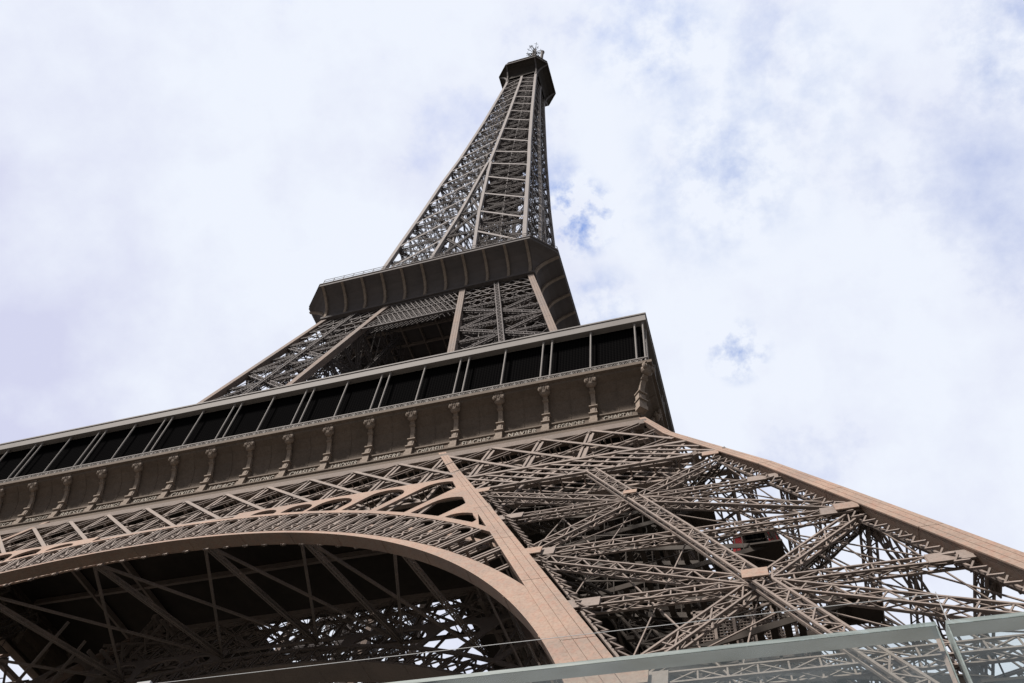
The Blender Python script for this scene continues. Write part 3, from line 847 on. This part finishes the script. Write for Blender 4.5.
pts = [(17.5, 111.6), (17.56, 112.4), (17.82, 113.2), (18.35, 113.95), (19.15, 114.6), (20.2, 115.15), (20.9, 115.45)]
mb.loft([[(-.2, -D-.12, z-.16), (.2, -D-.12, z-.16), (.2, -D+.35, z+.12), (-.2, -D+.35, z+.12)] for D, z in pts])
bme = mb.mesh('console_bracket', M_BRACKET)
for side in range(4):
    for k in range(-5, 6):
        x = k*3.37; a = side*PI/2
        o = link('console_bracket', bme, sp_, a, (x*math.cos(a), x*math.sin(a), 0))
mb = MB()
ring = octo(20.7, 3.4, 0)
for zz in (116.9, 117.4, 118.0):
    for i in range(8):
        a_, b_ = ring[i], ring[(i+1) % 8]; mb.bar((a_[0], a_[1], zz), (b_[0], b_[1], zz), .06, .06, (0, 0, 1))
for i in range(8):
    a_, b_ = np.array(ring[i]), np.array(ring[(i+1) % 8]); k = int(np.linalg.norm(b_-a_)/1.7)
    for j in range(k):
        c = a_+(b_-a_)*j/k; mb.bar((c[0], c[1], 116.3), (c[0], c[1], 118.0), .07, .07, (1, 0, 0))
build('railing', mb, M_UP, sp_)

# ------------------------------------------------------------------ spire above the second platform
ZT = np.array([111, 116, 133.7, 144, 157.5, 177, 193.5, 224, 263, 268, 275])
WT = np.array([15.4, 14.95, 13.53, 12.8, 11.8, 10.5, 9.15, 7.2, 5.1, 5.0, 5.0])
def W3(z): return float(np.interp(z, ZT, WT))
def I3(z): return float(np.interp(z, [112, 118, 136, 152, 177, 186, 275], [6.2, 5.3, 3.7, 2.2, .75, .28, .22]))
mb = MB()
for z in np.arange(122, 264, 9.5):
    h = W3(z)-.6
    mb.girder((-h, -h, z), (h, h, z), (0, 0, 1), .5, .5, .1, .9, .07); mb.girder((-h, h, z-.1), (h, -h, z-.1), (0, 0, 1), .5, .5, .1, .9, .07)
for sx in (-1, 1):
    for sy in (-1, 1): mb.girder((2.3*sx, 2.3*sy, 113), (1.7*sx, 1.7*sy, 268), (1, 0, 0), .55, .55, .12, .9, .09)
for z in np.arange(116, 266, 3.0):
    for a_, b_ in (((-2.2, -2.2), (2.2, -2.2)), ((2.2, -2.2), (2.2, 2.2)), ((2.2, 2.2), (-2.2, 2.2)), ((-2.2, 2.2), (-2.2, -2.2))):
        mb.bar((*a_, z), (*b_, z), .2, .2, (0, 0, 1)); mb.bar((*a_, z), (*b_, z+3), .12, .12, (0, 1, 1))
for z in np.arange(180, 268, 7.):                            # landings of the lift shaft
    h = min(W3(z)-.8, 3.6); mb.box(-h, h, -h, h, z, z+.12)
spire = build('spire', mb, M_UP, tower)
def sp_post(x_in, zs_, wd):
    m = MB()
    rings = []
    for z in zs_:
        a = W3(z); rings.append([(a-wd, -a, z), (a, -a, z), (a, -a+wd, z), (a-wd, -a+wd, z)])
    m.loft(rings); return m
cp = sp_post(0, list(np.linspace(112, 270, 40)), .74)
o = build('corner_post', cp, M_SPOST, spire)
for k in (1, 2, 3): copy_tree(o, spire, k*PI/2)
m = MB()
zz_ = list(np.linspace(112, 270, 60))
for s_ in (-1, 1):
    m.loft([[(s_*I3(z)-.3, -W3(z)+.02, z), (s_*I3(z)+.3, -W3(z)+.02, z), (s_*I3(z)+.3, -W3(z)+.7, z), (s_*I3(z)-.3, -W3(z)+.7, z)] for z in zz_ if z < 186.5])
m.loft([[(-.36, -W3(z)+.01, z), (.36, -W3(z)+.01, z), (.36, -W3(z)+.7, z), (-.36, -W3(z)+.7, z)] for z in zz_ if z > 183.5])
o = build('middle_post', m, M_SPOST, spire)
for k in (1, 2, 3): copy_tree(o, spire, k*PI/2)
LV = [119.5, 130.5, 142, 153, 163.5, 174.4, 184.2, 193.8, 204, 213, 222, 230.3, 238, 245, 251.4, 257.2, 262.4, 267]
m = MB()
n = (0, -1, .07); hz = MB()
for i, z in enumerate(LV):
    for s_ in (-1, 1):
        f = lambda t, z_, o: np.array((s_*(I3(z_)+(W3(z_)-.5-I3(z_))*t), -W3(z_)+o, z_))
        m.girder(f(0, z, .45), f(1, z, .45), n, .4 if z < 230 else .3, .4, .08, .7, .05, False)
        if i+1 < len(LV):
            hz.bar(f(.02, LV[i+1]-1.2, .10), f(1, z+.3, .10), .46 if z < 200 else .34, .05, n)
        if i+1 < len(LV):
            zb = LV[i+1]; zm_ = (z+zb)/2
            for za_, zb_ in ((z, zm_), (zm_, zb)):
                for a_, b_ in ((0, 1), (1, 0)):
                    m.girder(f(a_, za_, .75+.35*a_), f(b_, zb_, .75+.35*a_), n, .34 if z < 215 else .26, .3, .06, .7, .045, False)
            for q in range(3):
                for (p0, p1) in ((q/3, (q+1)/3), ((q+1)/3, q/3)):
                    m.bar(f(p0, z, 1.3), f(p1, zm_, 1.3), .08, .08, n); m.bar(f(p0, zm_, 1.35), f(p1, zb, 1.35), .08, .08, n)
            m.bar(f(.5, z, .8), f(.5, zb, .8), .16, .16, n); m.bar(f(0, zm_, .8), f(1, zm_, .8), .16, .16, n)
    if z < 180:                                              # X between the two middle posts
        zb = LV[i+1]
        for s_ in (-1, 1):
            m.girder((s_*I3(z), -W3(z)+.5, z), (-s_*I3(zb), -W3(zb)+.5+.05*s_, zb), n, .5, .4, .11, .8, .07, False)
        m.girder((-I3(z), -W3(z)+.4, z), (I3(z), -W3(z)+.4, z), n, .4, .4, .11, .7, .06, False)
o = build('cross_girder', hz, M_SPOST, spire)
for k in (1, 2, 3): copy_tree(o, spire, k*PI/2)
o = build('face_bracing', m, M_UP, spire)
for k in (1, 2, 3): copy_tree(o, spire, k*PI/2)

# ------------------------------------------------------------------ summit cabin
mb = MB()
mb.loft([octo(5.05, .3, 268.5), octo(5.1, .4, 270.0), octo(5.4, .7, 271.6), octo(6.2, 1.5, 273.0), octo(7.6, 2.8, 274.1)], caps=False)
mb.loft([octo(7.9, 3.05, 274.1), octo(8.1, 3.12, 274.2), octo(8.1, 3.12, 275.0), octo(7.7, 3.0, 275.2)])
mb.loft([octo(7.4, 2.8, 275.2), octo(7.4, 2.8, 278.2), octo(7.7, 3.0, 278.3), octo(7.7, 3.0, 278.8), octo(5.0, 2, 279)], caps=True)
mb.loft([octo(4.6, 1.6, 279), octo(4.6, 1.6, 284), octo(3.6, 1.3, 286.5), octo(1.9, .7, 289), octo(1.5, .6, 294)], caps=True)
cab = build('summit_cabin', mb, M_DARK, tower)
mb = MB()
pts = [(5.02, 266.3), (5.12, 268.5), (5.5, 270.4), (6.3, 272.3), (7.3, 273.6), (8.1, 274.3)]
def brk(ax):
    m_ = MB(); 
    m_.loft([[(-.2, -D-.12, z), (.2, -D-.12, z), (.2, -D+.3, z+.15), (-.2, -D+.3, z+.15)] for D, z in pts]); return m_
bme = brk(0).mesh('cabin_bracket', M_UP)
for side in range(4):
    a = side*PI/2
    for x in (-4.7, 4.7): link('cabin_bracket', bme, cab, a, (x*math.cos(a), x*math.sin(a), 0))
mb = MB()
r8 = octo(8.14, 3.14, 0)
for i in range(8):
    a_, b_ = r8[i], r8[(i+1) % 8]; mb.bar((a_[0], a_[1], 274.6), (b_[0], b_[1], 274.6), .55, .16, (0, 0, 1) if False else (a_[0]+b_[0], a_[1]+b_[1], 0))
build('cabin_fascia', mb, M_UP, cab)
mb = MB()
for i in range(8):
    a_, b_ = np.array(octo(7.9, 3.05, 0)[i]), np.array(octo(7.9, 3.05, 0)[(i+1) % 8])
    for zz in (276.2, 277.): mb.bar((a_[0], a_[1], zz), (b_[0], b_[1], zz), .06, .06, (0, 0, 1))
    for j in range(5):
        c = a_+(b_-a_)*j/5; mb.bar((c[0], c[1], 275), (c[0], c[1], 277), .06, .06, (1, 0, 0))
build('railing', mb, M_UP, cab)
mb = MB(); mb.girder((0, 0, 293), (0, 0, 316), (0, 1, 0), 1.2, 1.2, .2, 1.2, .12)
mast = build('antenna_mast', mb, M_UP, cab)
mb = MB()
for k in range(26):
    a = random.uniform(0, 2*PI); z0 = random.uniform(310, 318); e = random.uniform(.1, .9); L_ = random.uniform(2.0, 4.2)
    d = np.array((math.cos(a)*math.cos(e), math.sin(a)*math.cos(e), math.sin(e)))
    p = np.array((0, 0, z0)); mb.bar(p, p+d*L_, .14, .14, (0, 0, 1))
    q = p+d*L_*.8; s_ = np.cross(d, (0, 0, 1)); mb.bar(q-s_*.7, q+s_*.7, .1, .1, (0, 0, 1))
mb.bar((0, 0, 310), (0, 0, 321), .25, .25, (0, 1, 0))
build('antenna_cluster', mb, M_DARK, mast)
mb = MB(); mb.loft([[(3.1+.55*math.cos(2*PI*i/10), .55*math.sin(2*PI*i/10), z) for i in range(10)] for z in (279, 303, 311)])
mb.ball((3.1, 0, 311.4), .75, 10, 6); build('radome_drum', mb, M_UP, cab)

# ------------------------------------------------------------------ lift cabin inside the nearest leg
lc = bpy.data.objects.new('lift_cabin', None); col.objects.link(lc); lc.location = (40.6, -36.3, 35.5); lc.scale = (.9, .55, .9)
tag(lc, 'small lift cabin with dark window and red side panels inside the near leg', 'lift cabin')
mb = MB()
mb.box(-.75, .75, 0, 2.2, .15, 2.5); mb.loft([[(-.75, 0, 2.5), (.75, 0, 2.5), (.75, 2.2, 2.5), (-.75, 2.2, 2.5)], [(-.5, .3, 2.9), (.5, .3, 2.9), (.5, 1.9, 2.9), (-.5, 1.9, 2.9)]])
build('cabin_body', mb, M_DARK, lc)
for s_ in (-1, 1):
    mb = MB(); mb.loft([[(s_*.78, .1, .5), (s_*1.5, .2, .5), (s_*1.5, 2, .5), (s_*.78, 2.1, .5)], [(s_*.78, .0, 2.0), (s_*1.35, .15, 2.0), (s_*1.35, 2, 2.0), (s_*.78, 2.1, 2.0)]])
    build('side_panel', mb, M_RED, lc)
mb = MB()
for z0, z1 in ((.5, 1.2), (1.35, 2.3)): mb.box(-.6, .6, -.03, -.005, z0, z1)
build('window', mb, M_NET, lc)
mb = MB(); mb.box(-1.5, 1.5, .2, 2.0, -.02, .14); build('platform', mb, M_IRON, lc)

# ------------------------------------------------------------------ glass security barrier beside the camera
def barrier(name, x0, x1, label):
    e = bpy.data.objects.new(name, None); col.objects.link(e); e.location = ((x0+x1)/2, -72.4635, 0)
    h = (x1-x0)/2; t = .0165
    m_ = MB(); m_.box(-h+.003, h-.003, -t, t, .02, 3.232); build('pane', m_, M_GLASS, e)
    m_ = MB(); m_.box(-h, h, -t-.0005, t+.0005, 3.2325, 3.24); build('top_edge', m_, M_EDGE, e)
    for s_ in (-1, 1):
        m_ = MB(); x = s_*h; m_.box(min(x, x-s_*.0022), max(x, x-s_*.0022), -t, t, .02, 3.232); build('side_edge', m_, M_EDGE, e)
    m_ = MB(); m_.box(-h, h, -.06, .06, 0, .0195); build('base_channel', m_, M_STEEL, e)
    tag(e, label, 'glass panel', 'clear glass panels of the security barrier')
    return e
barrier('glass_panel', 38.99, 40.533, 'clear glass barrier panel running under the stretched wire, its top edge the longest in view')
barrier('glass_panel', 40.548, 42.10, 'clear glass barrier panel beyond the upright rod of the wire, only its near corner showing')
mb = MB(); mb.bar((38.99, -72.48, 3.3), (40.552, -72.48, 3.293), .0009, .0009, (0, 0, 1))
wr = bpy.data.objects.new('alarm_wire', None); col.objects.link(wr); wr.location = (38.99, -72.48, 3.24)
tag(wr, 'thin bright wire stretched just above the top of the glass barrier', 'wire')
def wpart(nm, m_):
    o = build(nm, m_, M_STEEL); o.parent = wr; o.location = (-38.99, 72.48, -3.24); return o
wpart('strand', mb)
mb = MB(); mb.bar((40.551, -72.48, 3.24), (40.551, -72.48, 3.297), .0014, .0014, (0, 1, 0)); wpart('support_rod', mb)
mb = MB(); mb.bar((38.993, -72.46, 3.24), (38.993, -72.48, 3.302), .005, .005, (0, 1, 0)); mb.bar((38.992, -72.48, 3.302), (39.025, -72.48, 3.3025), .007, .007, (0, 0, 1)); wpart('clamp', mb)
